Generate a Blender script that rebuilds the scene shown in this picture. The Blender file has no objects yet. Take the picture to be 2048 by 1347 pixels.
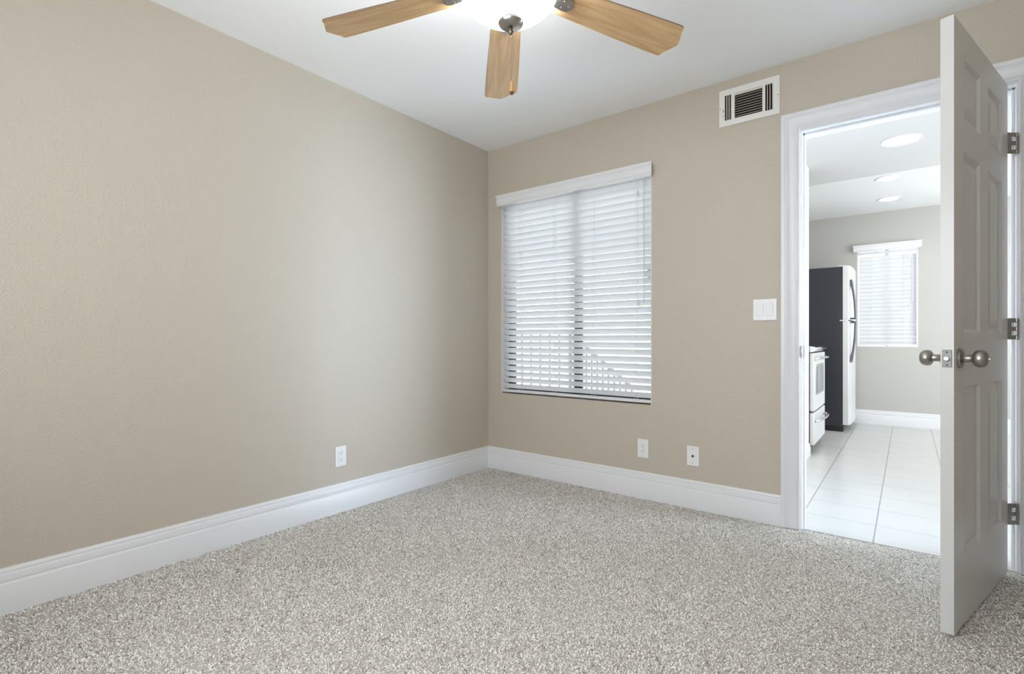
import bpy, math, random
import numpy as np
from mathutils import Vector, Matrix, noise

random.seed(7)
PI = math.pi
SC = bpy.context.scene
COL = SC.collection

# ------------------------------------------------------------------ camera
cam_d = bpy.data.cameras.new('camera')
cam = bpy.data.objects.new('camera', cam_d)
COL.objects.link(cam)
cam.location = (2.571, -3.0, 0.98)
cam.rotation_euler = (PI / 2, 0, math.atan(791 / 1016))
cam_d.sensor_fit = 'HORIZONTAL'
cam_d.sensor_width = 36.0
cam_d.lens = 36.0 * 1016 / 2048
cam_d.shift_y = (679 - 673.5) / 2048
cam_d.clip_start = 0.02
SC.camera = cam

# ------------------------------------------------------------------ world, light, exposure
SC.view_settings.view_transform = 'Standard'
SC.view_settings.look = 'None'
SC.view_settings.gamma = 1.0
SC.view_settings.use_curve_mapping = False
SC.view_settings.exposure = 0.13
SC.cycles.use_denoising = True
SC.cycles.max_bounces = 12
SC.cycles.diffuse_bounces = 7
SC.cycles.transparent_max_bounces = 12
SC.cycles.caustics_reflective = False
SC.cycles.caustics_refractive = False
SC.cycles.sample_clamp_indirect = 6.0

W = bpy.data.worlds.new('overcast_sky')
SC.world = W
W.use_nodes = True
bg = W.node_tree.nodes['Background']
bg.inputs[0].default_value = (0.93, 0.97, 1.0, 1)
bg.inputs[1].default_value = 3.6


def area(name, loc, rot, sx, sy, power, color=(1, 1, 1), portal=False):
    l = bpy.data.lights.new(name, 'AREA')
    l.shape = 'RECTANGLE'
    l.size = sx
    l.size_y = sy
    l.energy = power
    l.color = color
    if portal:
        l.cycles.is_portal = True
    o = bpy.data.objects.new(name, l)
    COL.objects.link(o)
    o.location = loc
    o.rotation_euler = rot
    return o


DAY = (0.89, 0.95, 1.0)
# added fill light at an unseen rear window, placed behind the camera
area('rear_fill_light', (1.75, -3.60, 1.45), (PI / 2, 0, 0), 1.8, 1.3, 29, DAY)
# daylight through the sliding glass door of the kitchen, out of view on the right
sl_day = area('daylight_kitchen_slider', (4.50, 0.74, 1.25), (0, PI / 2, math.radians(18)), 1.7, 1.3, 52, (0.62, 0.80, 1.0))
sl_day.data.spread = math.radians(58)
area('far_kitchen_fill', (4.50, 3.0, 1.4), (0, PI / 2, 0), 1.3, 1.2, 40, DAY)  # unseen fill added to brighten the far kitchen
# daylight behind the two visible windows
area('daylight_bedroom_window', (0.73, 0.145, 1.3), (-PI / 2, 0, 0), 1.15, 1.36, 1, DAY, portal=True)

# ------------------------------------------------------------------ materials


def mat(name, color=(0.8, 0.8, 0.8), rough=0.5, metal=0.0, spec=0.5, coat=0.0):
    m = bpy.data.materials.new(name)
    m.use_nodes = True
    b = m.node_tree.nodes['Principled BSDF']
    b.inputs['Base Color'].default_value = (*color, 1)
    b.inputs['Roughness'].default_value = rough
    b.inputs['Metallic'].default_value = metal
    b.inputs['Specular IOR Level'].default_value = spec
    b.inputs['Coat Weight'].default_value = coat
    return m


def nodes(m):
    return m.node_tree.nodes, m.node_tree.links, m.node_tree.nodes['Principled BSDF']


def add_bump(m, scale, strength, dist=0.001, detail=3.0, rough=0.5, tex='noise'):
    n, l, b = nodes(m)
    tc = n.new('ShaderNodeTexCoord')
    if tex == 'noise':
        t = n.new('ShaderNodeTexNoise')
        t.inputs['Detail'].default_value = detail
        t.inputs['Roughness'].default_value = rough
        out = t.outputs['Fac']
    else:
        t = n.new('ShaderNodeTexVoronoi')
        out = t.outputs['Distance']
    t.inputs['Scale'].default_value = scale
    bp = n.new('ShaderNodeBump')
    bp.inputs['Strength'].default_value = strength
    bp.inputs['Distance'].default_value = dist
    l.new(tc.outputs['Object'], t.inputs['Vector'])
    l.new(out, bp.inputs['Height'])
    l.new(bp.outputs['Normal'], b.inputs['Normal'])
    return m


M = {}
M['wall'] = add_bump(mat('beige_wall_paint', (0.525, 0.470, 0.392), 0.42, spec=0.5), 120, 0.75, 0.004, 2.5)
M['wall_kitchen'] = add_bump(mat('pale_kitchen_paint', (0.50, 0.485, 0.45), 0.5), 110, 0.2, 0.003, 2.5)
M['white_wall'] = mat('white_kitchen_wall', (0.86, 0.86, 0.86), 0.5)
M['ceiling_kitchen_far'] = mat('kitchen_ceiling_paler_far', (0.80, 0.81, 0.81), 0.8)  # ceiling brightness step is set in the colour: paler beyond, greyer near
M['ceiling_kitchen'] = mat('kitchen_ceiling_greyer_near', (0.63, 0.63, 0.625), 0.8)
M['ceiling'] = add_bump(mat('white_ceiling_paint', (0.89, 0.91, 0.93), 0.8), 130, 0.15, 0.003, 2)
M['trim'] = mat('white_trim_gloss', (0.75, 0.755, 0.77), 0.32)
M['door'] = mat('white_door_gloss', (0.645, 0.64, 0.635), 0.26)
M['slat'] = mat('white_blind_slat', (0.84, 0.85, 0.86), 0.45)
M['plastic'] = mat('white_plastic', (0.80, 0.80, 0.80), 0.3)
M['slot'] = mat('dark_slot', (0.02, 0.02, 0.02), 0.6)
M['screw'] = mat('screw_metal', (0.35, 0.35, 0.35), 0.35, 0.8)
M['bronze'] = mat('dark_bronze_frame', (0.028, 0.025, 0.022), 0.4, 0.3)
M['nickel'] = mat('brushed_nickel', (0.40, 0.38, 0.355), 0.32, 1.0)
M['dark_nickel'] = mat('dark_antique_nickel', (0.20, 0.165, 0.13), 0.3, 1.0)
M['dull_nickel'] = mat('dull_nickel_plate', (0.24, 0.235, 0.23), 0.45, 0.9)  # darker, rougher nickel that keeps the latch plate from overexposing
M['steel'] = mat('stainless_steel', (0.66, 0.66, 0.67), 0.30, 1.0)
M['steel_white'] = mat('pale_stainless_front', (0.78, 0.79, 0.80), 0.38, 0.45)
M['chrome'] = mat('chrome', (0.72, 0.72, 0.73), 0.12, 1.0)
M['grey_handle'] = mat('dark_grey_handle', (0.13, 0.135, 0.15), 0.3, 0.7)
M['fridge_side'] = add_bump(mat('charcoal_textured_side', (0.03, 0.032, 0.042), 0.42), 500, 0.3, 0.001)
M['black'] = mat('black_plastic', (0.015, 0.015, 0.016), 0.4)
M['oven_glass'] = mat('dark_oven_glass', (0.10, 0.11, 0.12), 0.06, 0, 0.9)
M['vent'] = mat('off_white_vent_enamel', (0.78, 0.77, 0.74), 0.4)
M['louver'] = mat('dusty_louver', (0.64, 0.58, 0.50), 0.5)
M['duct'] = mat('dark_duct', (0.012, 0.008, 0.006), 0.9)
M['cord'] = mat('white_cord', (0.85, 0.85, 0.85), 0.7)
M['grey_plastic'] = mat('clear_grey_plastic', (0.66, 0.67, 0.68), 0.25)
M['outside'] = mat('white_exterior_paint', (0.85, 0.85, 0.85), 0.6)
M['railing'] = mat('grey_painted_railing', (0.20, 0.205, 0.21), 0.6)
M['fob'] = mat('honey_wood_fob', (0.50, 0.27, 0.10), 0.3, coat=0.4)
M['fob_tip'] = mat('brown_wood_tip', (0.13, 0.045, 0.012), 0.3, coat=0.4)

# slats and valance let some daylight through


def translucent(name, color, f):
    m = mat(name, color, 0.4)
    n, l, b = nodes(m)
    out = n['Material Output']
    tr = n.new('ShaderNodeBsdfTranslucent')
    tr.inputs[0].default_value = (0.95, 0.97, 1.0, 1)
    mx = n.new('ShaderNodeMixShader')
    mx.inputs[0].default_value = f
    l.new(b.outputs[0], mx.inputs[1])
    l.new(tr.outputs[0], mx.inputs[2])
    l.new(mx.outputs[0], out.inputs['Surface'])
    return m


M['slat_kitchen'] = translucent('white_slat_kitchen', (0.80, 0.80, 0.80), 0.2)
M['slat'] = translucent('white_faux_wood_slat', (0.88, 0.89, 0.90), 0.32)


def glass_mat():
    m = bpy.data.materials.new('window_glass')
    m.use_nodes = True
    n, l = m.node_tree.nodes, m.node_tree.links
    n.remove(n['Principled BSDF'])
    out = n['Material Output']
    t = n.new('ShaderNodeBsdfTransparent')
    t.inputs[0].default_value = (0.96, 0.97, 0.97, 1)
    g = n.new('ShaderNodeBsdfGlossy')
    g.inputs['Roughness'].default_value = 0.02
    f = n.new('ShaderNodeFresnel')
    f.inputs['IOR'].default_value = 1.3
    mx = n.new('ShaderNodeMixShader')
    l.new(f.outputs[0], mx.inputs[0])
    l.new(t.outputs[0], mx.inputs[1])
    l.new(g.outputs[0], mx.inputs[2])
    l.new(mx.outputs[0], out.inputs['Surface'])
    return m


M['glass'] = glass_mat()


def emit(name, color, strength):
    m = mat(name, (0.9, 0.9, 0.9), 0.3)
    n, l, b = nodes(m)
    b.inputs['Emission Color'].default_value = (*color, 1)
    b.inputs['Emission Strength'].default_value = strength
    return m


M['lens'] = emit('lit_downlight_lens', (1, 1, 0.98), 5.0)

# alabaster glass bowl, lit from inside, with faint swirls
M['bowl'] = emit('lit_alabaster_glass', (1, 0.94, 0.85), 1.0)
n, l, b = nodes(M['bowl'])
tc = n.new('ShaderNodeTexCoord')
ns = n.new('ShaderNodeTexNoise')
ns.inputs['Scale'].default_value = 9
ns.inputs['Detail'].default_value = 2
ns.inputs['Distortion'].default_value = 1.6
rp = n.new('ShaderNodeMapRange')
rp.inputs[1].default_value = 0.35
rp.inputs[2].default_value = 0.65
rp.inputs[3].default_value = 0.95
rp.inputs[4].default_value = 1.8
l.new(tc.outputs['Object'], ns.inputs['Vector'])
l.new(ns.outputs['Fac'], rp.inputs[0])
l.new(rp.outputs[0], b.inputs['Emission Strength'])


def wood_mat():
    m = mat('light_oak_blade', (0.6, 0.4, 0.2), 0.38, coat=0.15)
    n, l, b = nodes(m)
    tc = n.new('ShaderNodeTexCoord')
    mp = n.new('ShaderNodeMapping')
    mp.inputs['Scale'].default_value = (2.2, 26, 26)
    t = n.new('ShaderNodeTexNoise')
    t.inputs['Scale'].default_value = 2.0
    t.inputs['Detail'].default_value = 6
    t.inputs['Distortion'].default_value = 0.6
    cr = n.new('ShaderNodeValToRGB')
    cr.color_ramp.elements[0].position = 0.32
    cr.color_ramp.elements[0].color = (0.47, 0.285, 0.13, 1)
    cr.color_ramp.elements[1].position = 0.68
    cr.color_ramp.elements[1].color = (0.65, 0.45, 0.235, 1)
    l.new(tc.outputs['Object'], mp.inputs[0])
    l.new(mp.outputs[0], t.inputs['Vector'])
    l.new(t.outputs['Fac'], cr.inputs[0])
    l.new(cr.outputs[0], b.inputs['Base Color'])
    return m


M['wood'] = wood_mat()
M['blade_edge'] = mat('dark_blade_edge', (0.16, 0.10, 0.05), 0.5)


def tile_mat():
    m = mat('glazed_floor_tile', (0.80, 0.79, 0.765), 0.30)
    n, l, b = nodes(m)
    tc = n.new('ShaderNodeTexCoord')
    sp = n.new('ShaderNodeSeparateXYZ')
    l.new(tc.outputs['Object'], sp.inputs[0])

    def line(sock, off, pitch, w):
        a = n.new('ShaderNodeMath'); a.operation = 'ADD'; a.inputs[1].default_value = -off + 40 * pitch
        d = n.new('ShaderNodeMath'); d.operation = 'DIVIDE'; d.inputs[1].default_value = pitch
        fr = n.new('ShaderNodeMath'); fr.operation = 'FRACT'
        s = n.new('ShaderNodeMath'); s.operation = 'SUBTRACT'; s.inputs[1].default_value = 0.5
        ab = n.new('ShaderNodeMath'); ab.operation = 'ABSOLUTE'
        g = n.new('ShaderNodeMath'); g.operation = 'GREATER_THAN'; g.inputs[1].default_value = 0.5 - w / pitch / 2
        l.new(sock, a.inputs[0]); l.new(a.outputs[0], d.inputs[0]); l.new(d.outputs[0], fr.inputs[0])
        l.new(fr.outputs[0], s.inputs[0]); l.new(s.outputs[0], ab.inputs[0]); l.new(ab.outputs[0], g.inputs[0])
        return g.outputs[0]
    gx = line(sp.outputs['X'], 2.105, 0.3345, 0.0065)
    gy = line(sp.outputs['Y'], 0.300, 0.3110, 0.0045)
    mx = n.new('ShaderNodeMath'); mx.operation = 'MAXIMUM'
    l.new(gx, mx.inputs[0]); l.new(gy, mx.inputs[1])
    nz = n.new('ShaderNodeTexNoise'); nz.inputs['Scale'].default_value = 3.5; nz.inputs['Detail'].default_value = 5
    l.new(tc.outputs['Object'], nz.inputs['Vector'])
    cr = n.new('ShaderNodeValToRGB')
    cr.color_ramp.elements[0].color = (0.52, 0.515, 0.495, 1)
    cr.color_ramp.elements[1].color = (0.60, 0.595, 0.575, 1)
    l.new(nz.outputs['Fac'], cr.inputs[0])
    mix = n.new('ShaderNodeMixRGB')
    mix.inputs[2].default_value = (0.30, 0.285, 0.265, 1)
    l.new(mx.outputs[0], mix.inputs[0]); l.new(cr.outputs[0], mix.inputs[1])
    l.new(mix.outputs[0], b.inputs['Base Color'])
    bp = n.new('ShaderNodeBump'); bp.inputs['Strength'].default_value = 0.6; bp.inputs['Distance'].default_value = 0.002
    bp.invert = True
    l.new(mx.outputs[0], bp.inputs['Height']); l.new(bp.outputs[0], b.inputs['Normal'])
    return m


M['tile'] = tile_mat()
M['backing'] = add_bump(mat('carpet_backing', (0.48, 0.45, 0.41), 1.0, spec=0.0), 300, 0.5, 0.003)


def pile_mat():
    m = mat('frieze_carpet_yarn', (0.4, 0.37, 0.33), 0.9, spec=0.15)
    n, l, b = nodes(m)
    a = n.new('ShaderNodeAttribute')
    a.attribute_name = 'yarn'
    l.new(a.outputs['Color'], b.inputs['Base Color'])
    return m


M['pile'] = pile_mat()

# ------------------------------------------------------------------ mesh helpers


class MB:
    def __init__(s):
        s.v = []
        s.f = []
        s.m = []

    def add(s, vs, fs, mi=0):
        o = len(s.v)
        s.v += [tuple(p) for p in vs]
        s.f += [tuple(i + o for i in f) for f in fs]
        s.m += [mi] * len(fs)
        return s

    def box(s, a, b, mi=0, rot=None, piv=None):
        (x0, y0, z0), (x1, y1, z1) = a, b
        x0, x1 = min(x0, x1), max(x0, x1)
        y0, y1 = min(y0, y1), max(y0, y1)
        z0, z1 = min(z0, z1), max(z0, z1)
        vs = [Vector(p) for p in ((x0, y0, z0), (x1, y0, z0), (x1, y1, z0), (x0, y1, z0),
                                  (x0, y0, z1), (x1, y0, z1), (x1, y1, z1), (x0, y1, z1))]
        if rot is not None:
            p = Vector(piv)
            vs = [rot @ (q - p) + p for q in vs]
        return s.add(vs, [(0, 3, 2, 1), (4, 5, 6, 7), (0, 1, 5, 4), (1, 2, 6, 5), (2, 3, 7, 6), (3, 0, 4, 7)], mi)

    def lathe(s, prof, c=(0, 0, 0), axis='z', seg=32, mi=0):
        """prof: list of (r, h) from bottom to top along axis"""
        vs, fs = [], []
        ax = {'z': lambda r, h, a: (r * math.cos(a), r * math.sin(a), h),
              'y': lambda r, h, a: (r * math.cos(a), h, r * math.sin(a)),
              'x': lambda r, h, a: (h, r * math.cos(a), r * math.sin(a))}[axis]
        for r, h in prof:
            for k in range(seg):
                p = ax(max(r, 1e-5), h, 2 * PI * k / seg)
                vs.append((p[0] + c[0], p[1] + c[1], p[2] + c[2]))
        for i in range(len(prof) - 1):
            for k in range(seg):
                a, b_ = i * seg + k, i * seg + (k + 1) % seg
                fs.append((a, b_, b_ + seg, a + seg))
        fs.append(tuple(range(seg))[::-1])
        fs.append(tuple(range((len(prof) - 1) * seg, len(prof) * seg)))
        return s.add(vs, fs, mi)

    def tube(s, pts, r, seg=10, mi=0, flat=1.0, up=(0, 0, 1)):
        pts = [Vector(p) for p in pts]
        vs, fs = [], []
        rs = r if isinstance(r, (list, tuple)) else [r] * len(pts)
        for i, p in enumerate(pts):
            t = (pts[min(i + 1, len(pts) - 1)] - pts[max(i - 1, 0)]).normalized()
            u = Vector(up)
            if abs(t.dot(u)) > 0.95:
                u = Vector((1, 0, 0)) if abs(t.x) < 0.9 else Vector((0, 1, 0))
            a = t.cross(u).normalized()
            b_ = t.cross(a).normalized()
            for k in range(seg):
                w = 2 * PI * k / seg
                vs.append(p + a * (rs[i] * math.cos(w)) + b_ * (rs[i] * flat * math.sin(w)))
        for i in range(len(pts) - 1):
            for k in range(seg):
                a, b_ = i * seg + k, i * seg + (k + 1) % seg
                fs.append((a, b_, b_ + seg, a + seg))
        fs.append(tuple(range(seg))[::-1])
        fs.append(tuple(range((len(pts) - 1) * seg, len(pts) * seg)))
        return s.add(vs, fs, mi)

    def prism(s, poly, f0, f1, mi=0):
        """poly: list of 2-D points; f0/f1 map a 2-D point to its 3-D start/end point"""
        k = len(poly)
        vs = [f0(*p) for p in poly] + [f1(*p) for p in poly]
        fs = [(i, (i + 1) % k, (i + 1) % k + k, i + k) for i in range(k)]
        fs += [tuple(range(k))[::-1], tuple(range(k, 2 * k))]
        return s.add(vs, fs, mi)

    def sweep(s, rings, close=False, mi=0, caps=True):
        k = len(rings[0])
        vs = [p for r in rings for p in r]
        fs = []
        for i in range(len(rings) - 1):
            for j in range(k):
                a, b_ = i * k + j, i * k + (j + 1) % k
                fs.append((a, b_, b_ + k, a + k))
        if caps:
            fs.append(tuple(range(k))[::-1])
            fs.append(tuple(range((len(rings) - 1) * k, len(rings) * k)))
        return s.add(vs, fs, mi)

    def build(s, name, material, parent=None, bevel=0.0, smooth=True, seg=2, angle=35, weld=0.0):
        me = bpy.data.meshes.new(name)
        me.from_pydata(s.v, [], s.f)
        ms = material if isinstance(material, (list, tuple)) else [material]
        for m in ms:
            me.materials.append(M[m])
        if len(ms) > 1:
            me.polygons.foreach_set('material_index', s.m)
        me.validate()
        import bmesh
        bm = bmesh.new()
        bm.from_mesh(me)
        if weld:
            bmesh.ops.remove_doubles(bm, verts=bm.verts, dist=weld)
        bmesh.ops.recalc_face_normals(bm, faces=bm.faces)
        bm.to_mesh(me)
        bm.free()
        if smooth:
            me.shade_smooth()
            me.set_sharp_from_angle(angle=math.radians(angle))
        o = bpy.data.objects.new(name, me)
        COL.objects.link(o)
        if parent:
            o.parent = parent
        if bevel:
            md = o.modifiers.new('bevel', 'BEVEL')
            md.width = bevel
            md.segments = seg
            md.limit_method = 'ANGLE'
            md.angle_limit = math.radians(40)
            md.harden_normals = False
        return o


def tag(o, label=None, cat=None, group=None, kind=None):
    if label: o['label'] = label
    if cat: o['category'] = cat
    if group: o['group'] = group
    if kind: o['kind'] = kind
    return o


def thing(name, label, cat, loc=(0, 0, 0), rz=0, group=None, kind=None):
    o = bpy.data.objects.new(name, None)
    COL.objects.link(o)
    o.location = loc
    o.rotation_euler = (0, 0, rz)
    o.empty_display_size = 0.1
    return tag(o, label, cat, group, kind)


def struct(o, label=None, cat=None):
    return tag(o, label, cat, kind='structure')


def copy_tree(o, parent=None):
    c = o.copy()
    COL.objects.link(c)
    c.parent = parent
    for ch in list(o.children):
        copy_tree(ch, c)
    return c


def wall_with_holes(x0, x1, z0, z1, ya, yb, holes, axis='y'):
    """slab between ya..yb spanning x0..x1, z0..z1 with rectangular holes (hx0,hx1,hz0,hz1)"""
    xs = sorted({x0, x1, *[h[0] for h in holes], *[h[1] for h in holes]})
    zs = sorted({z0, z1, *[h[2] for h in holes], *[h[3] for h in holes]})
    m = MB()
    solid = {}
    for i in range(len(xs) - 1):
        for j in range(len(zs) - 1):
            cx, cz = (xs[i] + xs[i + 1]) / 2, (zs[j] + zs[j + 1]) / 2
            solid[i, j] = not any(h[0] < cx < h[1] and h[2] < cz < h[3] for h in holes)

    def P(x, y, z):
        return (x, y, z) if axis == 'y' else (y, x, z)
    for (i, j), s_ in solid.items():
        if not s_:
            continue
        a, b_, c, d = xs[i], xs[i + 1], zs[j], zs[j + 1]
        m.add([P(a, ya, c), P(b_, ya, c), P(b_, ya, d), P(a, ya, d)], [(0, 1, 2, 3)])
        m.add([P(a, yb, c), P(b_, yb, c), P(b_, yb, d), P(a, yb, d)], [(3, 2, 1, 0)])
        for di, dj, e in ((-1, 0, [(a, c), (a, d)]), (1, 0, [(b_, c), (b_, d)]), (0, -1, [(a, c), (b_, c)]), (0, 1, [(a, d), (b_, d)])):
            if not solid.get((i + di, j + dj), False):
                (p, q), (r, t) = e
                m.add([P(p, ya, q), P(r, ya, t), P(r, yb, t), P(p, yb, q)], [(0, 1, 2, 3)])
    return m


# ------------------------------------------------------------------ room shell
H = 2.44
RX, RY = 3.22, -3.46          # right and rear walls of the bedroom
WX0, WX1, WZ0, WZ1 = 0.134, 1.325, 0.577, 2.02
DX0, DX1, DZ = 2.127, 2.945, 2.075     # rough opening of the doorway

struct(wall_with_holes(-0.12, 4.7, -0.02, H + 0.06, 0.0, 0.13, [(WX0, WX1, WZ0, WZ1), (DX0, DX1, -0.02, DZ)]).build('wall_back', 'wall', weld=1e-4),
       'beige textured wall with the window and the kitchen doorway', 'wall')
struct(MB().box((-0.12, RY - 0.12, -0.02), (0, 0, H + 0.06)).build('wall_left', 'wall', weld=1e-4),
       'long beige textured wall on the left with one outlet', 'wall')
struct(MB().box((RX, RY - 0.12, -0.02), (RX + 0.12, 0, H + 0.06)).build('wall_right', 'wall', weld=1e-4))
struct(wall_with_holes(0, RX, -0.02, H + 0.06, RY - 0.12, RY, [(0.8, 2.7, 0.8, 2.1)]).build('wall_rear', 'wall', weld=1e-4))
struct(MB().box((-0.12, RY - 0.12, H), (RX + 0.12, 0.0, H + 0.06)).build('ceiling', 'ceiling'),
       'smooth white bedroom ceiling above the fan', 'ceiling')
struct(MB().box((0, RY, -0.03), (RX, 0.012, -0.006)).build('floor', 'backing'),
       'bedroom floor under the carpet pile', 'floor')

# kitchen shell
KY = 4.25
KW = (2.10, 2.665, 0.898, 2.04)
struct(MB().box((1.36, 0.012, -0.03), (4.7, KY + 0.1, -0.001)).build('floor_kitchen', 'tile'),
       'off-white square floor tiles with thin grout lines in the kitchen', 'floor')
struct(wall_with_holes(1.36, 4.7, -0.02, H + 0.08, KY, KY + 0.12, [KW]).build('wall_kitchen_back', 'wall_kitchen', weld=1e-4),
       'pale wall of the kitchen around the far window', 'wall')
struct(MB().box((1.36, 0.13, -0.02), (1.46, KY, H + 0.08)).build('wall_kitchen_left', 'wall_kitchen', weld=1e-4))
struct(wall_with_holes(0.13, KY, -0.02, H + 0.08, 4.58, 4.70, [(0.28, 1.42, 0.0, 2.2), (2.4, 3.6, 0.7, 2.1)], axis='x').build('wall_kitchen_right', 'wall_kitchen', weld=1e-4))
struct(MB().box((1.46, 0.13, -0.02), (1.905, 1.99, H)).build('wall_kitchen_side', 'white_wall', weld=1e-4),
       'white end of wall beside the stove seen through the doorway', 'wall')
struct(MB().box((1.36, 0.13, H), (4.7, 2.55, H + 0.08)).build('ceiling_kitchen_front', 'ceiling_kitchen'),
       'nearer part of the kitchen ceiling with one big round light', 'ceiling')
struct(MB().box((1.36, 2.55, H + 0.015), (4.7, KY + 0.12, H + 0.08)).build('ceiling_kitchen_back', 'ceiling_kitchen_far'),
       'farther paler part of the kitchen ceiling with two small round lights', 'ceiling')

# baseboards -----------------------------------------------------------------
BP = [(0.0, -0.006), (0.017, -0.006), (0.017, 0.100), (0.0155, 0.1035), (0.012, 0.106), (0.0115, 0.110), (0.0135, 0.112), (0.0135, 0.134),
      (0.0125, 0.137), (0.009, 0.1395), (0.0088, 0.143), (0.0105, 0.1455), (0.0095, 0.150), (0.006, 0.156), (0.0, 0.158)]
struct(MB().prism(BP, lambda t, z: (t, RY, z), lambda t, z: (t, -t, z)).build('baseboard_left', 'trim'),
       'white stepped baseboard along the left wall', 'baseboard')
struct(MB().prism(BP, lambda t, z: (t, -t, z), lambda t, z: (2.0445, -t, z)).build('baseboard_back', 'trim'),
       'white stepped baseboard under the window wall', 'baseboard')
struct(MB().prism(BP, lambda t, z: (3.03, -t, z), lambda t, z: (RX - t, -t, z)).build('baseboard_back', 'trim'))
struct(MB().prism(BP, lambda t, z: (RX - t, -t, z), lambda t, z: (RX - t, RY, z)).build('baseboard_right', 'trim'))
struct(MB().prism(BP, lambda t, z: (1.46, KY - t, z * 1.02), lambda t, z: (4.58, KY - t, z * 1.02)).build('baseboard_kitchen', 'trim'),
       'white baseboard below the far kitchen window', 'baseboard')
struct(MB().prism(BP, lambda t, z: (1.905 + t * .8, 0.13, z * .62), lambda t, z: (1.905 + t * .8, 1.99, z * .62)).build('baseboard_kitchen_side', 'trim'),
       'short white baseboard beside the stove', 'baseboard')

# doorway casing and jamb ------------------------------------------------------
CP = [(0.0, 0.0), (0.0, 0.008), (0.003, 0.010), (0.008, 0.010), (0.010, 0.0075), (0.013, 0.0075), (0.016, 0.011), (0.022, 0.012), (0.026, 0.0095),
      (0.032, 0.0095), (0.046, 0.0125), (0.056, 0.0165), (0.060, 0.0185), (0.064, 0.0165), (0.067, 0.0165), (0.070, 0.020), (0.086, 0.0205), (0.0885, 0.0185), (0.0885, 0.0)]
CX0, CX1, CZ = 2.1325, 2.941, 2.0705


def casing(sign, y):
    rings = [[(CX0 - s_, y - sign * t, -0.004) for s_, t in CP], [(CX0 - s_, y - sign * t, CZ + s_) for s_, t in CP],
             [(CX1 + s_, y - sign * t, CZ + s_) for s_, t in CP], [(CX1 + s_, y - sign * t, -0.004) for s_, t in CP]]
    return MB().sweep(rings)


struct(casing(1, 0.0).build('trim_1', 'trim', angle=25), 'white moulded casing around the kitchen doorway', 'door casing')
jm = MB()
jm.box((DX0, -0.0005, -0.004), (2.139, 0.135, 2.060))
jm.box((2.934, -0.0005, -0.004), (DX1, 0.135, 2.060))
jm.box((DX0, -0.0005, 2.060), (DX1, 0.135, DZ))
jamb = struct(jm.build('trim_2', 'trim', bevel=0.0012), 'white door jamb lining the kitchen doorway', 'door jamb')
st = MB()
st.box((2.139, 0.042, -0.002), (2.149, 0.078, 2.060))
st.box((2.924, 0.042, -0.002), (2.934, 0.078, 2.060))
st.box((2.139, 0.042, 2.050), (2.934, 0.078, 2.060))
st.build('door_stop', 'trim', jamb, bevel=0.002)
sp = MB()
arc = [(0.0, -0.033), (-0.006, -0.028), (-0.0105, -0.018), (-0.012, 0), (-0.0105, 0.018), (-0.006, 0.028), (0.0, 0.033)]
sp.prism([(y, z + 0.918) for y, z in arc] + [(0.030, 0.951), (0.030, 0.885)], lambda y, z: (2.139, y, z), lambda y, z: (2.1412, y, z))
tag(sp.build('strike_plate', 'nickel', jamb, bevel=0.0005), 'painted metal strike plate')

# ------------------------------------------------------------------ window 1 (bedroom)
win = thing('window_1', 'dark bronze sliding window behind the white blind', 'window', (0, 0, 0), kind='structure')
rv = MB()
L = 0.004
rv.box((WX0, 0.0, WZ0), (WX0 + L, 0.085, WZ1)); rv.box((WX1 - L, 0.0, WZ0), (WX1, 0.085, WZ1))
rv.box((WX0 + L, 0.0, WZ1 - L), (WX1 - L, 0.085, WZ1))
tag(rv.build('window_reveal', 'trim', win), 'white reveal')
fr = MB()
fr.box((WX0, 0.085, WZ0), (0.181, 0.128, WZ1)); fr.box((WX1 - 0.030, 0.085, WZ0), (WX1, 0.128, WZ1))
fr.box((0.181, 0.085, WZ0), (WX1 - 0.030, 0.128, WZ0 + 0.053)); fr.box((0.181, 0.085, WZ1 - 0.045), (WX1 - 0.030, 0.128, WZ1))
fr.build('window_frame', 'bronze', win, bevel=0.002)
sa = MB()
sa.box((0.722, 0.088, WZ0 + 0.053), (0.782, 0.112, WZ1 - 0.045))
sa.box((0.782, 0.093, WZ0 + 0.053), (WX1 - 0.030, 0.110, WZ0 + 0.064))
sa.build('meeting_stile', 'bronze', win, bevel=0.002)
MB().box((0.181, 0.115, WZ0 + 0.053), (0.75, 0.118, WZ1 - 0.045)).build('glass_pane', 'glass', win)
MB().box((0.75, 0.100, WZ0 + 0.064), (WX1 - 0.030, 0.103, WZ1 - 0.045)).build('glass_pane', 'glass', win)
MB().box((1.262, 0.083, 1.36), (1.285, 0.092, 1.44)).build('sash_latch', 'bronze', win, bevel=0.002)


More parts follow.
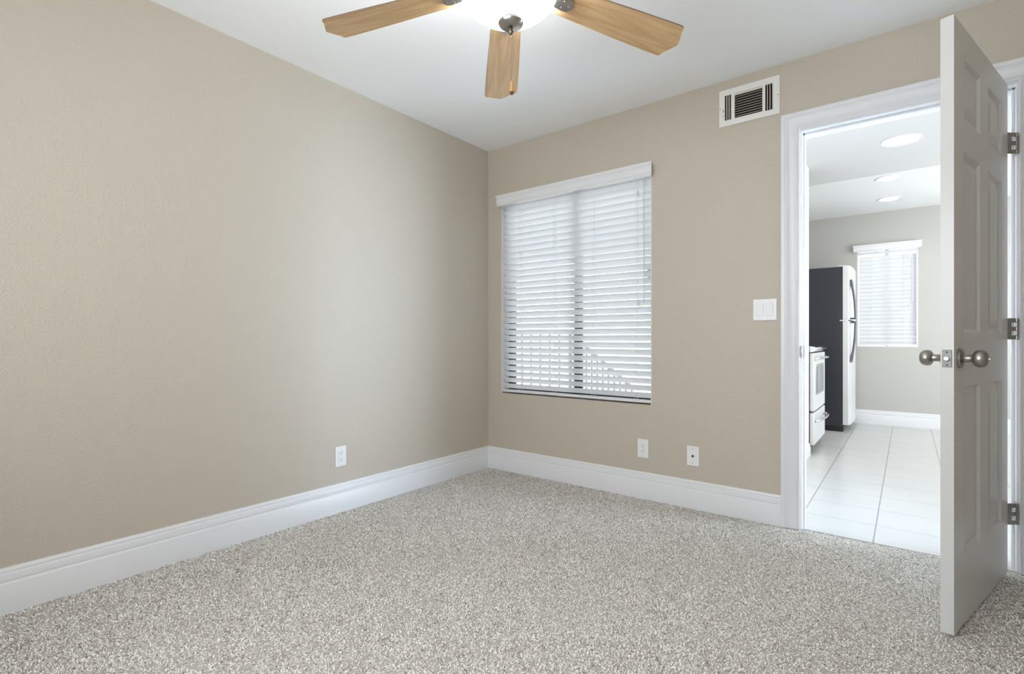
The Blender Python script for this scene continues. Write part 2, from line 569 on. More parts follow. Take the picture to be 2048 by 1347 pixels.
def blind(root, x0, x1, ztop, zbot, pitch, zlast, nsl, theta, cords, vx0, vx1, vz0, vz1, wand_x, wand_z, tas, wslat=0.0505, yc=0.03, slat='slat'):
    """local frame: wall face at y=0, recess towards +y, x to the right"""
    # valance: moulded front with returns
    VP = [(0.0, 0.0), (-0.040, 0.0), (-0.042, 0.006), (-0.039, 0.010), (-0.044, 0.016), (-0.0455, 0.030), (-0.0455, 0.050), (-0.043, 0.052), (-0.047, 0.056),
          (-0.052, 0.066), (-0.054, 0.070), (-0.054, 0.078), (0.0, 0.078)]
    k = (vz1 - vz0) / 0.078
    MB().prism(VP, lambda y, z: (vx0 + (0.054 + y) * .35, y - 0.0, vz0 + z * k), lambda y, z: (vx1 - (0.054 + y) * .35, y - 0.0, vz0 + z * k)).build('valance', 'trim', root, angle=20)
    MB().box((x0, 0.003, ztop), (x1, 0.05, ztop + 0.030)).build('headrail', 'trim', root, bevel=0.002)
    sl = MB()
    c, s_ = math.cos(theta), math.sin(theta)
    for i in range(nsl):
        z = zlast + i * pitch
        jit = random.uniform(-0.0006, 0.0006)
        th = random.uniform(-0.015, 0.015)
        prof = []
        for j in range(5):
            q = (j / 4 - 0.5) * wslat
            cv = 0.0022 * (1 - (2 * j / 4 - 1) ** 2)
            prof.append((q, cv))
        poly = [(q, cv + 0.0013) for q, cv in prof] + [(q, cv - 0.0013) for q, cv in reversed(prof)]
        cc, ss = math.cos(theta + th), math.sin(theta + th)

        def fmap(x):
            # room edge high, outer edge low
            return lambda q, t: (x, yc + q * cc + t * ss, z + jit - wslat / 2 * s_ - q * ss + t * cc)
        sl.prism(poly, fmap(x0 + 0.002), fmap(x1 - 0.002))
    sl.build('slats', slat, root, angle=30)
    # bottom rail
    MB().box((x0 + 0.001, yc - 0.026, zbot), (x1 - 0.001, yc + 0.024, zbot + 0.0175)).build('bottom_rail', 'trim', root, bevel=0.004, seg=3)
    for x in cords:
        cd = MB()
        yr, yo = yc - wslat / 2 * c - 0.002, yc + wslat / 2 * c + 0.002
        for xx in (x - 0.006, x + 0.012):
            cd.tube([(xx, yr, ztop), (xx, yr, zbot + 0.015)], 0.0008, 5)
        cd.tube([(x, yo, ztop), (x, yo, zbot + 0.015)], 0.0008, 5)
        for i in range(nsl):
            z = zlast + i * pitch
            cd.tube([(x - 0.006, yr, z + 0.002), (x + 0.001, yr - 0.001, z - 0.006), (x + 0.004, yo, z - wslat * s_)], 0.0011, 5)
        cd.build('ladder_cord', 'cord', root)
    wd = MB()
    wd.tube([(wand_x, -0.006, ztop + 0.005), (wand_x, -0.010, ztop - 0.03), (wand_x + 0.003, -0.010, wand_z)], 0.0040, 8)
    tag(wd.build('tilt_wand', 'grey_plastic', root), 'clear tilt wand')
    for x, z in tas:
        t_ = MB()
        t_.lathe([(0.003, 0.026), (0.0055, 0.02), (0.0065, 0.004), (0.006, -0.004), (0.003, -0.008)][::-1], (x, -0.008, z), seg=12)
        t_.tube([(x, -0.006, ztop), (x, -0.006, z + 0.02)], 0.0006, 5)
        tag(t_.build('cord_tassel', 'grey_plastic', root), 'clear cord tassel')


bl = thing('window_blind', 'wide white slatted blind over the bedroom window between corner and doorway', 'window blind', (0, 0, 0))
blind(bl, WX0 + 0.008, WX1 - 0.006, 1.986, 0.5865, 0.0448, 0.650, 31, math.radians(46.2), [0.30, 0.60, 0.91, 1.215],
      0.118, 1.347, 1.985, 2.063, 1.278, 1.212, [(1.240, 1.20), (1.240, 1.885)])

# kitchen window + blind
kw = thing('window_2', 'white framed window on the far kitchen wall', 'window', (0, KY, 0), kind='structure')
fr = MB()
a, b_, c_, d_ = KW
fr.box((a, 0.0, c_), (a + 0.012, 0.12, d_)); fr.box((b_ - 0.012, 0.0, c_), (b_, 0.12, d_))
fr.box((a + .012, 0.0, c_), (b_ - .012, 0.12, c_ + 0.012)); fr.box((a + .012, 0.0, d_ - 0.012), (b_ - .012, 0.12, d_))
fr.box(((a + b_) / 2 - 0.02, 0.08, c_ + .012), ((a + b_) / 2 + 0.02, 0.11, d_ - .012))
fr.build('window_frame', 'trim', kw, bevel=0.001)
MB().box((a + .012, 0.095, c_ + .012), (b_ - .012, 0.098, d_ - .012)).build('glass_pane', 'glass', kw)
kb = thing('window_blind', 'small bright white slatted blind on the far kitchen wall beside the refrigerator', 'window blind', (0, KY, 0))
blind(kb, a + 0.014, b_ - 0.012, 1.975, 0.914, 0.0448, 0.965, 23, math.radians(58), [a + 0.14, b_ - 0.13],
      2.062, 2.70, 2.008, 2.085, 2.615, 1.42, [(2.585, 1.36), (2.585, 1.90)], slat='slat_kitchen')

# window frame added around the rear fill light, unseen behind the camera
rw = thing('added_rear_window', None, None, (0, RY, 0), kind='structure')
fr = MB()
for bx in (((0.8, -0.1, 0.8), (0.84, -0.03, 2.1)), ((2.66, -0.1, 0.8), (2.7, -0.03, 2.1)), ((1.73, -0.1, 0.84), (1.77, -0.03, 2.06)),
           ((0.84, -0.1, 0.8), (2.66, -0.03, 0.84)), ((0.84, -0.1, 2.06), (2.66, -0.03, 2.1))):
    fr.box(*bx)
fr.build('window_frame', 'bronze', rw)

# ------------------------------------------------------------------ six-panel door, open into the room
ang = math.atan2(0.9628586549, 0.2700059456)          # local +x from latch edge to hinge edge
door = thing('door_1', 'open white six-panel door with nickel knob at the right', 'door', (2.691, -0.80, 0.012), ang, kind='structure')
DW, DH, DT = 0.779, 2.033, 0.035
PX = [(0.117, 0.336), (0.450, 0.672)]
PZ = [(0.228, 0.812), (0.992, 1.612), (1.716, 1.931)]
dm = MB()


def door_face(y, sgn):
    """y plane of the face, sgn: direction into the slab"""
    xs = [0, PX[0][0], PX[0][1], PX[1][0], PX[1][1], DW]
    zs = [0, PZ[0][0], PZ[0][1], PZ[1][0], PZ[1][1], PZ[2][0], PZ[2][1], DH]
    for i in range(5):
        for j in range(7):
            x0, x1, z0, z1 = xs[i], xs[i + 1], zs[j], zs[j + 1]
            if i in (1, 3) and j in (1, 3, 5):
                rings = [(0, 0), (0.004, 0.001), (0.013, 0.0085), (0.018, 0.0095), (0.024, 0.0095), (0.052, 0.0035)]
                prev = None
                for ins, dep in rings:
                    r = [(x0 + ins, y + sgn * dep, z0 + ins), (x1 - ins, y + sgn * dep, z0 + ins), (x1 - ins, y + sgn * dep, z1 - ins), (x0 + ins, y + sgn * dep, z1 - ins)]
                    if prev:
                        for k in range(4):
                            dm.add([prev[k], prev[(k + 1) % 4], r[(k + 1) % 4], r[k]], [(0, 1, 2, 3)])
                    prev = r
                dm.add(prev, [(0, 1, 2, 3)])
            else:
                dm.add([(x0, y, z0), (x1, y, z0), (x1, y, z1), (x0, y, z1)], [(0, 1, 2, 3)])


# in the local frame the visible face looks towards -y, the hidden face towards +y
door_face(0.0, 1)
door_face(DT, -1)
dm.add([(0, 0, 0), (DW, 0, 0), (DW, DT, 0), (0, DT, 0)], [(0, 1, 2, 3)])
dm.add([(0, 0, DH), (DW, 0, DH), (DW, DT, DH), (0, DT, DH)], [(3, 2, 1, 0)])
dm.add([(0, 0, 0), (0, DT, 0), (0, DT, DH), (0, 0, DH)], [(0, 1, 2, 3)])
dm.add([(DW, 0, 0), (DW, DT, 0), (DW, DT, DH), (DW, 0, DH)], [(3, 2, 1, 0)])
dob = dm.build('door_panel', 'door', door, angle=12, weld=0.0002)
KZ = 0.918 - 0.012
KXx = 0.062


def knob(sgn, y0):
    # profile (radius, distance from the face)
    pr = [(0.033, 0.0), (0.0335, 0.003), (0.031, 0.008), (0.024, 0.0115), (0.0155, 0.014), (0.013, 0.018), (0.0125, 0.030), (0.0135, 0.034), (0.019, 0.0365),
          (0.0255, 0.041), (0.0285, 0.049), (0.0285, 0.056), (0.0255, 0.064), (0.019, 0.0695), (0.010, 0.0725), (0.0, 0.073)]
    m = MB()
    m.lathe([(r, y0 + sgn * h) for r, h in pr], (KXx, 0, KZ), axis='y', seg=40)
    return m


k1 = knob(-1, 0.0).build('door_knob', 'nickel', door)
kk = MB()
kk.box((KXx - 0.0035, -0.0775, KZ - 0.0015), (KXx + 0.0035, -0.071, KZ + 0.0015))
kk.build('lock_button', 'nickel', k1)
knob(1, DT).build('door_knob', 'nickel', door)
lp = MB()
lp.box((-0.0018, 0.005, KZ - 0.0285), (0.001, 0.030, KZ + 0.0285))
lpo = lp.build('latch_plate', 'dull_nickel', door, bevel=0.002)
lb = MB()
lb.lathe([(0.0085, -0.004), (0.0085, -0.010), (0.006, -0.0125), (0.0, -0.0125)][::-1], (0, 0.0175, KZ), axis='x', seg=20)
lb.build('latch_bolt', 'chrome', lpo)
for dz in (-0.021, 0.021):
    MB().lathe([(0.0026, -0.0026), (0.0026, -0.001)], (0, 0.0175, KZ + dz), axis='x', seg=12).build('screw', 'slot', lpo)
# wear marks on the latch-side edge
wm = MB()
for z, h in ((0.79, .006), (0.62, .012), (0.455, .005), (0.425, .004), (0.385, .008), (0.36, .004), (0.70, .004), (0.30, .003)):
    wm.box((-0.0004, -0.0004, z), (0.0035, 0.0025, z + h))
wmo = wm.build('chipped_paint', 'louver', door)
# hinges: knuckle on the pin, two leaves
for zc in (0.249, 1.026, 1.805):
    hg = MB()
    px, py = 0.8165, -0.0085
    # pin position in the door frame (world 2.932, -0.016)
    wp = Vector((2.9325, -0.0155, 0)) - Vector((2.691, -0.80, 0))
    px = wp.x * math.cos(ang) + wp.y * math.sin(ang)
    py = -wp.x * math.sin(ang) + wp.y * math.cos(ang)
    z0 = zc - 0.012 - 0.0445
    for q in range(5):
        hg.lathe([(0.0048, 0), (0.0060, 0.0012), (0.0060, 0.0158), (0.0048, 0.017)], (px, py, z0 + q * 0.0178), seg=14)
    hgo = hg.build('hinge', 'nickel', door)
    # door leaf: from knuckle back over the door edge; teeth at knuckles 0, 2, 4
    lf = MB()
    e = Vector((DW + 0.0005, 0.010))
    p = Vector((px, py))

    def leaf(p0, p1, za, zb, m_):
        d = (p1 - p0).normalized()
        nn = Vector((-d.y, d.x)) * 0.0011
        poly = [p0 + nn, p1 + nn, p1 - nn, p0 - nn]
        m_.prism([(v_.x, v_.y) for v_ in poly], lambda x, y: (x, y, za), lambda x, y: (x, y, zb))
    mid = p + (e - p) * 0.42
    for q in (0, 2, 4):
        leaf(p, mid, z0 + q * 0.0178, z0 + q * 0.0178 + 0.017, lf)
    leaf(mid, e, z0, z0 + 0.0888, lf)
    leaf(Vector((DW + 0.0008, 0.009)), Vector((DW + 0.0008, 0.034)), z0, z0 + 0.0888, lf)
    lf.build('hinge_leaf', 'nickel', hgo)
# jamb leaves stay with the jamb
for zc in (0.249, 1.026, 1.805):
    jl = MB()
    jl.box((2.9322, -0.010, zc - 0.0445), (2.934, 0.032, zc + 0.0445))
    jl.build('jamb_hinge_leaf', 'nickel', jamb)

# ------------------------------------------------------------------ air vent
vt = thing('air_vent', 'white metal air register high on the wall near the doorway', 'air vent', (1.883, 0, 2.281))
VX = -1.883
VZ = -2.281
vf = wall_with_holes(1.729 + VX, 2.037 + VX, 2.180 + VZ, 2.384 + VZ, -0.006, -0.001,
                     [(1.759 + VX, 1.795 + VX, 2.212 + VZ, 2.352 + VZ), (1.811 + VX, 1.953 + VX, 2.213 + VZ, 2.352 + VZ), (1.967 + VX, 2.004 + VX, 2.210 + VZ, 2.350 + VZ)])
vf.build('vent_frame', 'vent', vt, weld=1e-5)
MB().box((1.755 + VX, -0.0008, 2.206 + VZ), (2.008 + VX, 0.0, 2.356 + VZ)).build('duct_opening', 'duct', vt)
lv = MB()
for i in range(9):
    z = 2.2215 + i * 0.0136 + VZ
    lv.box((1.811 + VX, -0.0075, z - 0.0008), (1.953 + VX, 0.0035 - 0.0045, z + 0.0008), rot=Matrix.Rotation(math.radians(25), 3, 'X'), piv=(0, -0.004, z))
lv.box((1.811 + VX, -0.004, 2.340 + VZ), (1.953 + VX, -0.001, 2.352 + VZ))
lv.build('horizontal_louvers', 'louver', vt)
for xa, sg in ((1.765, -1), (1.973, 1)):
    lv = MB()
    for i in range(3):
        x = xa + 0.0045 + i * 0.0125 + VX
        lv.box((x - 0.001, -0.0085, 2.211 + VZ), (x + 0.001, -0.001, 2.351 + VZ), rot=Matrix.Rotation(sg * math.radians(28), 3, 'Z'), piv=(x, -0.005, 0))
    lv.build('vertical_louvers', 'louver', vt)
for x, z in ((1.734, 2.284), (2.029, 2.281)):
    MB().lathe([(0.0032, -0.0075), (0.0032, -0.0055)], (x + VX, 0, z + VZ), axis='y', seg=12).build('screw', 'screw', vt)
dl = MB()
dl.box((1.7485 + VX, -0.0068, 2.262 + VZ), (1.7515 + VX, -0.0055, 2.276 + VZ))
dl.box((1.7485 + VX, -0.0068, 2.237 + VZ), (1.7515 + VX, -0.0055, 2.243 + VZ))
dl.build('damper_slot', 'slot', vt)

# ------------------------------------------------------------------ switch and outlets
sw = thing('light_switch', 'white double rocker switch plate left of the doorway', 'light switch', (1.9645, 0, 1.142))
MB().box((-0.0585, -0.006, -0.0575), (0.0585, 0, 0.0575)).build('cover_plate', 'plastic', sw, bevel=0.0025, seg=3)
for x in (-0.0235, 0.0235):
    f_ = MB().box((x - 0.018, -0.0066, -0.0345), (x + 0.018, -0.0055, 0.0345))
    fo = f_.build('switch_frame', 'grey_plastic', sw)
    tilt = Matrix.Rotation(math.radians(3.2), 3, 'X')
    r_ = MB().box((x - 0.0165, -0.0090, -0.033), (x + 0.0165, -0.006, 0.033), rot=tilt, piv=(x, -0.006, 0.0))
    r_.build('rocker', 'plastic', fo, bevel=0.0008)
    for z in (-0.0485, 0.0485):
        MB().lathe([(0.0028, -0.0066), (0.0028, -0.0055)], (x, 0, z), axis='y', seg=12).build('screw', 'grey_plastic', sw)


def outlet(root, kind):
    # local frame: plate in x/z, facing -y
    MB().box((-0.035, -0.006, -0.057), (0.035, 0, 0.057)).build('cover_plate', 'plastic', root, bevel=0.0025, seg=3)
    for z in (-0.0485, 0.0485) if kind != 'coax' else (-0.041, 0.042):
        MB().lathe([(0.003, -0.0068), (0.003, -0.0055)], (0, 0, z), axis='y', seg=12).build('screw', 'screw' if kind == 'coax' else 'grey_plastic', root)
    if kind == 'coax':
        MB().lathe([(0.0085, -0.0075), (0.0085, -0.0055)], (0, 0, 0), axis='y', seg=6).build('coax_nut', 'screw', root)
        MB().lathe([(0.0045, -0.016), (0.0048, -0.0075)], (0, 0, 0), axis='y', seg=16).build('coax_jack', 'slot', root)
        return
    MB().box((-0.0175, -0.0066, -0.0345), (0.0175, -0.0055, 0.0345)).build('receptacle_gap', 'grey_plastic', root)
    rc = MB().box((-0.0166, -0.0082, -0.0335), (0.0166, -0.006, 0.0335)).build('receptacle', 'plastic', root, bevel=0.0008)
    s_ = 1 if kind == 'up' else -1
    sl = MB()
    for z in (0.0185, -0.0185):
        sl.box((-0.0075, -0.0086, z + s_ * 0.004 - 0.004), (-0.0053, -0.0075, z + s_ * 0.004 + 0.004))
        sl.box((0.0053, -0.0086, z + s_ * 0.004 - 0.0033), (0.0075, -0.0075, z + s_ * 0.004 + 0.0033))
        sl.lathe([(0.0028, -0.0086), (0.0028, -0.0075)], (0, 0, z - s_ * 0.0075), axis='y', seg=12)
    sl.build('socket_slots', 'slot', rc)


o1 = thing('wall_outlet', 'white duplex power outlet low on the left wall', 'outlet', (0, -1.3025, 0.312), PI / 2)
outlet(o1, 'up')
o2 = thing('wall_outlet', 'white duplex power outlet below the window wall, mounted upside down', 'outlet', (1.2715, 0, 0.304))
outlet(o2, 'down')
o3 = thing('coax_plate', 'white wall plate with one round cable jack, right of the upside down outlet', 'wall plate', (1.580, 0, 0.300))
outlet(o3, 'coax')

# ------------------------------------------------------------------ ceiling fan
FX, FY = 1.561, -1.718
BZ = 2.13
fan = thing('ceiling_fan', 'ceiling fan with light oak blades and a lit alabaster glass bowl', 'ceiling fan', (FX, FY, 0))
MB().lathe([(0.0, 2.385), (0.045, 2.388), (0.065, 2.40), (0.072, 2.425), (0.072, 2.44)], (0, 0, 0)).build('canopy', 'nickel', fan)
MB().lathe([(0.012, 2.27), (0.012, 2.39)], seg=16).build('downrod', 'nickel', fan)
MB().lathe([(0.05, 2.12), (0.09, 2.14), (0.118, 2.165), (0.125, 2.20), (0.115, 2.245), (0.08, 2.275), (0.03, 2.285), (0.012, 2.285)], seg=40).build('motor_housing', 'nickel', fan)
MB().lathe([(0.055, 2.070), (0.085, 2.075), (0.088, 2.093), (0.07, 2.12), (0.05, 2.135)], seg=36).build('light_fitter', 'nickel', fan)
bw = MB()
outer = [(0.012, 2.0095), (0.045, 2.0115), (0.080, 2.0235), (0.108, 2.041), (0.132, 2.063), (0.148, 2.086), (0.156, 2.108), (0.159, 2.118)]
inner = [(0.153, 2.118), (0.150, 2.108), (0.142, 2.088), (0.127, 2.067), (0.104, 2.046), (0.078, 2.030), (0.045, 2.018), (0.012, 2.016)]
bw.lathe([(q, 2.0095 + (h_ - 2.0095) * 0.76) for q, h_ in outer + inner], seg=56)
tag(bw.build('lamp_bowl', 'bowl', fan, angle=60), 'white swirled glass bowl')
for q in range(3):
    bulb = bpy.data.lights.new('fan_bulb', 'POINT')
    bulb.energy = 13.5
    bulb.color = (0.92, 0.95, 1.0)
    bulb.shadow_soft_size = 0.03
    bo = bpy.data.objects.new('fan_bulb', bulb)
    COL.objects.link(bo)
    bo.location = (FX + 0.108 * math.cos(2.1 * q + 0.9), FY + 0.108 * math.sin(2.1 * q + 0.9), 2.07)
fin = MB()
OX, OY = 0.0045, 0.0035
fin.lathe([(0.0, 1.9795), (0.008, 1.979), (0.022, 1.981), (0.032, 1.985), (0.0375, 1.990), (0.040, 1.996), (0.038, 2.001), (0.030, 2.009)], (OX, OY, 0), seg=36)
fo = fin.build('finial_cap', 'nickel', fan)
fn = MB()
fn.lathe([(0.0, 1.963), (0.003, 1.9645), (0.006, 1.968), (0.0085, 1.973), (0.0085, 1.977), (0.005, 1.980), (0.0055, 1.983), (0.008, 1.985), (0.008, 1.989), (0.004, 1.991)], (OX, OY, -0.006), seg=20)
fn.build('finial_knob', 'dark_nickel', fo)
ch = MB()
CXo, CYo = 0.0065, 0.0055
z = 1.954
ch.lathe([(0.0, z - 0.003), (0.0022, z - 0.0022), (0.003, z), (0.0022, z + 0.0022), (0.0, z + 0.003)], (CXo, CYo, 0), seg=8)
z -= 0.006
while z > 1.812:
    ch.lathe([(0.0, z - 0.0013), (0.0012, z - 0.0008), (0.0014, z), (0.0012, z + 0.0008), (0.0, z + 0.0013)], (CXo, CYo, 0), seg=6)
    z -= 0.0032
ch.tube([(CXo, CYo, 1.98), (CXo, CYo, 1.806)], 0.0004, 4)
cho = ch.build('pull_chain', 'nickel', fan)
MB().lathe([(0.0068, 1.776), (0.0066, 1.786), (0.0048, 1.800), (0.003, 1.810), (0.001, 1.8115)], (CXo, CYo, 0), seg=20).build('chain_fob', 'fob', cho)
tag(MB().lathe([(0.0, 1.7665), (0.004, 1.7670), (0.0068, 1.7705), (0.0069, 1.776)], (CXo, CYo, 0), seg=20).build('fob_tip', 'fob_tip', cho), 'dark brown tip')

# blade in its own frame: +x outward, pitched about x
BR0, BR1 = 0.175, 0.672


def blade_outline():
    top = [(BR0, 0.046), (BR0 + 0.01, 0.052), (0.24, 0.057), (0.45, 0.067), (0.60, 0.0725), (0.632, 0.0725)]
    tip = [(0.640, 0.0700), (0.644, 0.064), (0.6445, 0.058), (0.647, 0.050), (0.653, 0.040), (0.657, 0.032), (0.662, 0.022), (0.668, 0.011), (BR1, 0.0)]
    up = top + tip
    lo = [(x, -y) for x, y in reversed(up[:-1])]
    return up + lo


pitch = math.radians(-10)


def make_blade(angle, droop=0.086):
    r = bpy.data.objects.new('fan_blade', None)
    poly = blade_outline()
    Rm = Matrix.Rotation(angle, 3, 'Z') @ Matrix.Rotation(droop, 3, 'Y') @ Matrix.Rotation(pitch, 3, 'X')
    m = MB()
    k = len(poly)
    vs = [(x, y, -0.003) for x, y in poly] + [(x, y, 0.003) for x, y in poly]
    m.add(vs, [tuple(range(k))[::-1]], 0)
    m.add(vs, [tuple(range(k, 2 * k))], 0)
    m.add(vs, [(i, (i + 1) % k, (i + 1) % k + k, i + k) for i in range(k)], 1)
    b2 = m.build('fan_blade', ['wood', 'blade_edge'], fan, angle=25)
    b2.location = (0, 0, BZ)
    b2.rotation_euler = Rm.to_euler()
    br = MB()
    # bracket arm under the blade with rounded paddle end
    pad = [(0.205 + 0.026 * math.cos(w), 0.026 * math.sin(w)) for w in [(-PI / 2 + PI * q / 10) for q in range(11)]]
    pad = [(0.10, -0.017), (0.16, -0.019)] + pad + [(0.16, 0.019), (0.10, 0.017)]
    br.prism(pad, lambda x, y: (x, y, -0.0125), lambda x, y: (x, y, -0.0032))
    for sx, sy in ((0.195, 0.013), (0.195, -0.013), (0.217, 0.0)):
        br.lathe([(0.0, -0.0155), (0.0035, -0.0148), (0.0045, -0.0125)], (sx, sy, 0), seg=12)
    br.build('blade_bracket', 'nickel', b2, bevel=0.003)
    bpy.data.objects.remove(r)
    return b2


A0 = math.radians(93.6 + 37.9)
for i in range(5):
    make_blade(A0 + i * 2 * PI / 5)

# ------------------------------------------------------------------ recessed lights
for i, (x, y, r, hz) in enumerate(((2.536, 1.685, 0.125, H), (2.438, 2.775, 0.103, H + 0.015), (2.420, 3.63, 0.103, H + 0.015))):
    lab = ['large glowing round downlight nearest the doorway on the kitchen ceiling', 'small round kitchen downlight between the large one and the farthest one',
           'small round kitchen downlight farthest away, above the kitchen window'][i]
    d = thing('recessed_light', lab, 'ceiling light', (x, y, hz), group='round lights in the kitchen ceiling')
    MB().lathe([(r * 0.80, -0.002), (r * 0.97, -0.006), (r, -0.003), (r, 0.0), (r * 0.80, 0.0)], seg=40).build('trim_ring', 'trim', d)
    MB().lathe([(0.0, -0.004), (r * 0.8, -0.0035), (r * 0.8, -0.0005)], seg=40).build('light_lens', 'lens', d)
    sl_ = bpy.data.lights.new('downlight_lamp', 'SPOT')
    sl_.energy = 9
    sl_.spot_size = math.radians(140)
    sl_.spot_blend = 0.6
    sl_.shadow_soft_size = 0.08
    so = bpy.data.objects.new('downlight_lamp', sl_)
    COL.objects.link(so)
    so.location = (x, y, hz - 0.02)

# ------------------------------------------------------------------ refrigerator
fg = thing('refrigerator', 'tall refrigerator with charcoal side and stainless doors at the far end of the kitchen', 'refrigerator', (1.65, 3.82, 0))
ox, oy = 1.65, 3.82
Y0, Y1 = 3.42 - oy, 4.215 - oy
MB().box((1.475 - ox, Y0, 0.055), (2.018 - ox, Y1, 1.758)).build('cabinet', 'fridge_side', fg, bevel=0.004)
tag(MB().box((1.49 - ox, Y0 + 0.02, 0.0), (2.030 - ox, Y1 - 0.02, 0.055)).build('kick_grille', 'black', fg), 'dark kick grille')


def fdoor(z0, z1):
    n_ = 14
    poly = [(2.026, 3.42)]
    for i in range(n_ + 1):
        t = i / n_
        y = 3.42 + t * 0.795
        poly.append((2.088 + 0.016 * (1 - (2 * t - 1) ** 2) - (0.010 if i in (0, n_) else 0), y))
    poly.append((2.026, 4.215))
    m = MB()
    m.prism([(x - ox, y - oy) for x, y in poly], lambda x, y: (x, y, z0), lambda x, y: (x, y, z1))
    return m


for nm, z0, z1 in (('fridge_door', 0.075, 1.178), ('freezer_door', 1.190, 1.765)):
    dd = fdoor(z0, z1).build(nm, 'steel_white', fg, bevel=0.004)
    MB().box((2.018 - ox, Y0 + 0.01, z0 + 0.01), (2.026 - ox, Y1 - 0.01, z1 - 0.01)).build('door_gasket', 'black', dd)
    hy = 3.475 - oy
    pts, rs = [], []
    za, zb = (1.205, 1.615) if nm == 'freezer_door' else (0.745, 1.165)
    for i in range(15):
        t = i / 14
        if nm == 'freezer_door':
            t2 = t          # t=0 bottom (stands out), t=1 top (meets door)
            off = 0.046 * math.cos(t2 * PI / 2) ** 0.7 if t2 < 1 else 0
        else:
            off = 0.046 * math.sin(t * PI / 2) ** 0.7
        z = za + (zb - za) * t
        pts.append((2.090 - ox + off, hy, z))
        w = t if nm == 'freezer_door' else 1 - t
        rs.append(0.0105 + 0.008 * max(0, w - 0.75) * 4)
    hd = MB()
    hd.tube(pts, rs, 12, up=(0, 1, 0))
    # post holding the free end near the split
    ze = za if nm == 'freezer_door' else zb
    hd.tube([(2.085 - ox, hy, ze), (2.140 - ox, hy, ze)], 0.009, 10)
    tag(hd.build('handle', 'grey_handle', dd), 'curved dark grey handle')
hc = MB()
hc.box((1.985 - ox, Y0 + 0.012, 1.758), (2.05 - ox, Y0 + 0.05, 1.775))
hc.build('hinge_cover', 'steel', fg, bevel=0.003)
hc = MB()
hc.box((2.000 - ox, Y0 - 0.006, 1.176), (2.075 - ox, Y0 + 0.03, 1.192))
hc.build('center_hinge', 'chrome', fg, bevel=0.003)

# ------------------------------------------------------------------ stove
ox, oy = 1.60, 2.38
sv = thing('kitchen_range', 'white and steel kitchen stove with chrome handles in front of the refrigerator', 'stove', (ox, oy, 0))
SY0, SY1 = 2.02 - oy, 2.74 - oy
MB().box((1.475 - ox, SY0 + 0.004, 0.05), (1.902 - ox, SY1 - 0.004, 0.895)).build('oven_body', 'black', sv, bevel=0.003)
MB().box((1.475 - ox, SY0, 0.895), (1.905 - ox, SY1, 0.915)).build('cooktop', 'black', sv, bevel=0.004)
MB().box((1.50 - ox, SY0 + 0.03, 0.0), (1.86 - ox, SY1 - 0.03, 0.05)).build('plinth', 'black', sv)
# rounded chrome control ledge over the door
pl = [(1.895, 0.872), (1.925, 0.872), (1.948, 0.880), (1.960, 0.893), (1.958, 0.907), (1.945, 0.918), (1.920, 0.924), (1.895, 0.924)]
MB().prism([(x - ox, z) for x, z in pl], lambda x, z: (x, SY0, z), lambda x, z: (x, SY1, z)).build('control_ledge', 'chrome', sv, bevel=0.003, angle=50)
od = MB().box((1.905 - ox, SY0 + 0.002, 0.365), (1.940 - ox, SY1 - 0.002, 0.865)).build('oven_door', 'steel_white', sv, bevel=0.004)
MB().box((1.939 - ox, SY0 + 0.10, 0.495), (1.9425 - ox, SY1 - 0.10, 0.765)).build('window_trim', 'steel', od, bevel=0.001)
MB().box((1.941 - ox, SY0 + 0.125, 0.515), (1.9435 - ox, SY1 - 0.125, 0.745)).build('oven_window', 'oven_glass', od)


def bar_handle(z, parent, y0, y1, out=0.052, r=0.011):
    pts = []
    for i in range(17):
        t = i / 16
        off = out * math.sin(PI * t) ** 0.35 if 0 < t < 1 else 0
        pts.append((1.940 - ox + off, y0 + (y1 - y0) * t, z - 0.012 * (0 if 0 < t < 1 else 1)))
    m = MB()
    m.tube(pts, r, 12)
    return m.build('handle', 'chrome', parent)


bar_handle(0.822, od, SY0 + 0.03, SY1 - 0.03)
dr = MB().box((1.905 - ox, SY0 + 0.002, 0.075), (1.940 - ox, SY1 - 0.002, 0.350)).build('storage_drawer', 'steel_white', sv, bevel=0.004)
bar_handle(0.285, dr, SY0 + 0.05, SY1 - 0.05)

# ------------------------------------------------------------------ outside: balcony deck, picket railing, stair rail
struct(MB().box((-6.0, 0.14, -0.25), (1.35, 4.2, -0.12)).build('floor_balcony', 'outside'),
       'white balcony deck outside the bedroom window', 'balcony')
rl = thing('balcony_railing', 'pale picket railing outside, seen between the lower slats on the left', 'railing', (-1.6, 2.2, -0.12))
bx = -1.6
MB().box((-2.4, -0.03, 1.17), (1.055, 0.03, 1.205)).build('top_rail', 'railing', rl, bevel=0.004)
MB().box((-2.4, -0.02, 0.10), (1.055, 0.02, 0.14)).build('bottom_rail', 'railing', rl, bevel=0.004)
for i in range(25):
    x = -2.392 + i * 0.1405
    MB().box((x, -0.009, 0.14), (x + 0.018, 0.009, 1.17)).build('picket', 'railing', rl)
MB().box((1.055, -0.03, 0.0), (1.10, 0.03, 1.21)).build('post', 'railing', rl, bevel=0.004)
MB().box((0.985, -0.02, 0.0), (1.015, 0.02, 1.17)).build('post', 'railing', rl, bevel=0.004)
srl = thing('stair_railing', 'pale stair rail sloping down to the right outside the bedroom window', 'railing', (-0.75, 2.5, -0.12))
x0, z0, x1, z1 = 0.05, 1.12, 0.80, 0.55
MB().tube([(x0, 0, z0), (x1, 0, z1)], 0.022, 8).build('handrail', 'railing', srl)
MB().tube([(x0, 0, 0.25), (x1, 0, 0.02)], 0.018, 8).build('bottom_rail', 'railing', srl)
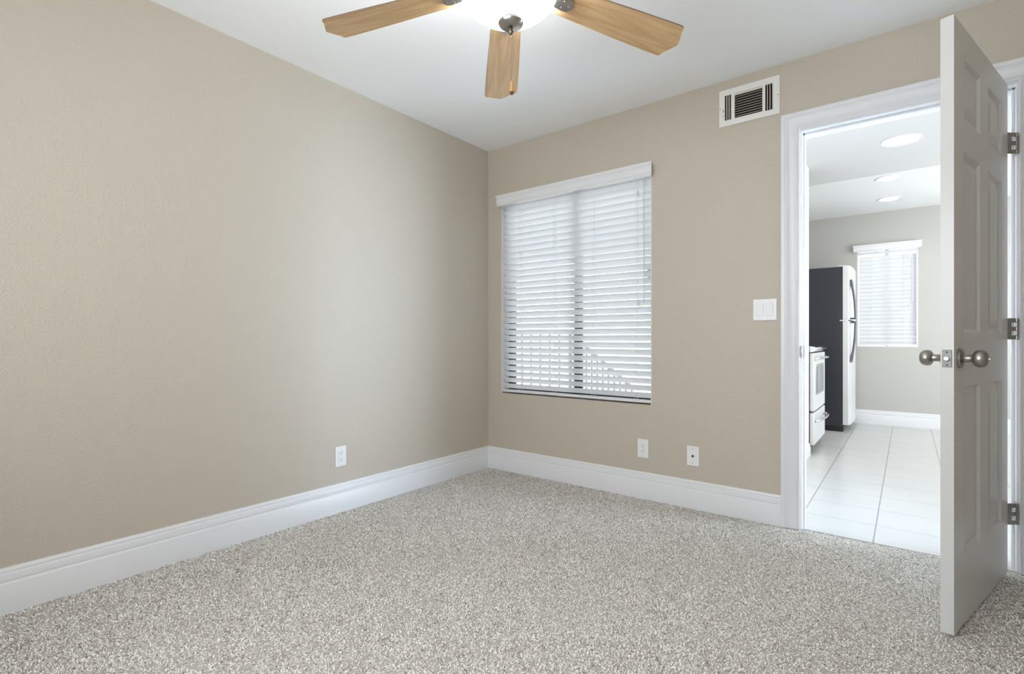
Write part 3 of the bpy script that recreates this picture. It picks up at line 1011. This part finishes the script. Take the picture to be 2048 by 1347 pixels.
for i in range(11):
    t = i / 10
    x = x0 + (x1 - x0) * t
    MB().box((x - 0.009, -0.009, 0.25 - 0.23 * t), (x + 0.009, 0.009, z0 + (z1 - z0) * t)).build('picket', 'railing', srl)

# ------------------------------------------------------------------ carpet pile


def carpet():
    rng = np.random.default_rng(3)
    dx = 0.0046
    gx = np.arange(0.017, RX - 0.015, dx)
    gy = np.arange(RY + 0.01, 0.010, dx)
    X, Y = np.meshgrid(gx, gy)
    X = X.ravel() + rng.uniform(-.5, .5, X.size) * dx
    Y = Y.ravel() + rng.uniform(-.5, .5, Y.size) * dx
    keep = ~((Y > -0.016) & ((X < 2.15) | (X > 2.92)))
    X, Y = X[keep], Y[keep]
    N = X.size
    # smooth lean field so the pile lies in soft patches
    lean = np.zeros(N)
    head = np.zeros(N)
    for k in range(9):
        a = rng.uniform(0, 2 * PI); f = rng.uniform(4, 16); p = rng.uniform(0, 6.28)
        lean += np.sin((X * np.cos(a) + Y * np.sin(a)) * f + p) / 3
        a = rng.uniform(0, 2 * PI); f = rng.uniform(3, 14); p = rng.uniform(0, 6.28)
        head += np.sin((X * np.cos(a) + Y * np.sin(a)) * f + p)
    th = rng.uniform(0, 2 * PI, N)
    ln = 1.08 + 0.10 * lean + rng.normal(0, 0.25, N)          # how far the tip leans
    ln = np.clip(ln, 0.25, 1.4)
    Lh = rng.uniform(0.0062, 0.0098, N)
    w = rng.uniform(0.0014, 0.0021, N)
    dxv, dyv = np.cos(th), np.sin(th)
    # ribbon width direction, random about the vertical
    wa = th + PI / 2 + rng.normal(0, 0.6, N)
    wx, wy = np.cos(wa), np.sin(wa)
    zb = -0.007
    ups = [0.0, 0.5, 1.0]
    V = np.empty((N, 6, 3), np.float32)
    for j, t in enumerate(ups):
        reach = Lh * np.sin(ln) * (t ** 1.6)
        hgt = Lh * np.cos(ln) * (t - 0.18 * t * t)
        ww = w * (0.8, 1.0, 0.75)[j]
        for s_, q in ((-1, 0), (1, 1)):
            V[:, j * 2 + q, 0] = X + dxv * reach + s_ * wx * ww
            V[:, j * 2 + q, 1] = np.minimum(Y + dyv * reach + s_ * wy * ww, 0.014)
            V[:, j * 2 + q, 2] = zb + hgt
    V = V.reshape(-1, 3)
    base = (np.arange(N) * 6)[:, None]
    q = np.array([[0, 1, 3, 2], [2, 3, 5, 4]])
    F = (base[:, None, :] + q[None]).reshape(-1, 4).astype(np.int32)
    me = bpy.data.meshes.new('carpet_pile')
    me.vertices.add(len(V)); me.vertices.foreach_set('co', V.ravel())
    me.loops.add(F.size); me.loops.foreach_set('vertex_index', F.ravel())
    me.polygons.add(len(F)); me.polygons.foreach_set('loop_start', np.arange(0, F.size, 4, dtype=np.int32))
    me.update(calc_edges=True)
    pal = np.array([[0.80, 0.78, 0.745], [0.74, 0.715, 0.675], [0.86, 0.85, 0.82], [0.48, 0.42, 0.34], [0.25, 0.19, 0.13], [0.66, 0.63, 0.585]])
    idx = rng.choice(len(pal), N, p=[0.34, 0.15, 0.27, 0.10, 0.065, 0.075])
    col = np.minimum(pal[idx] * rng.uniform(0.93, 1.17, (N, 1)), 0.93)
    ca = np.ones((N, 6, 4), np.float32)
    ca[:, :, :3] = col[:, None, :]
    at = me.color_attributes.new('yarn', 'FLOAT_COLOR', 'POINT')
    at.data.foreach_set('color', ca.ravel())
    me.materials.append(M['pile'])
    o = bpy.data.objects.new('carpet_pile', me)
    COL.objects.link(o)
    return tag(o, 'greige speckled frieze carpet pile covering the bedroom floor', 'carpet', kind='stuff')


carpet()
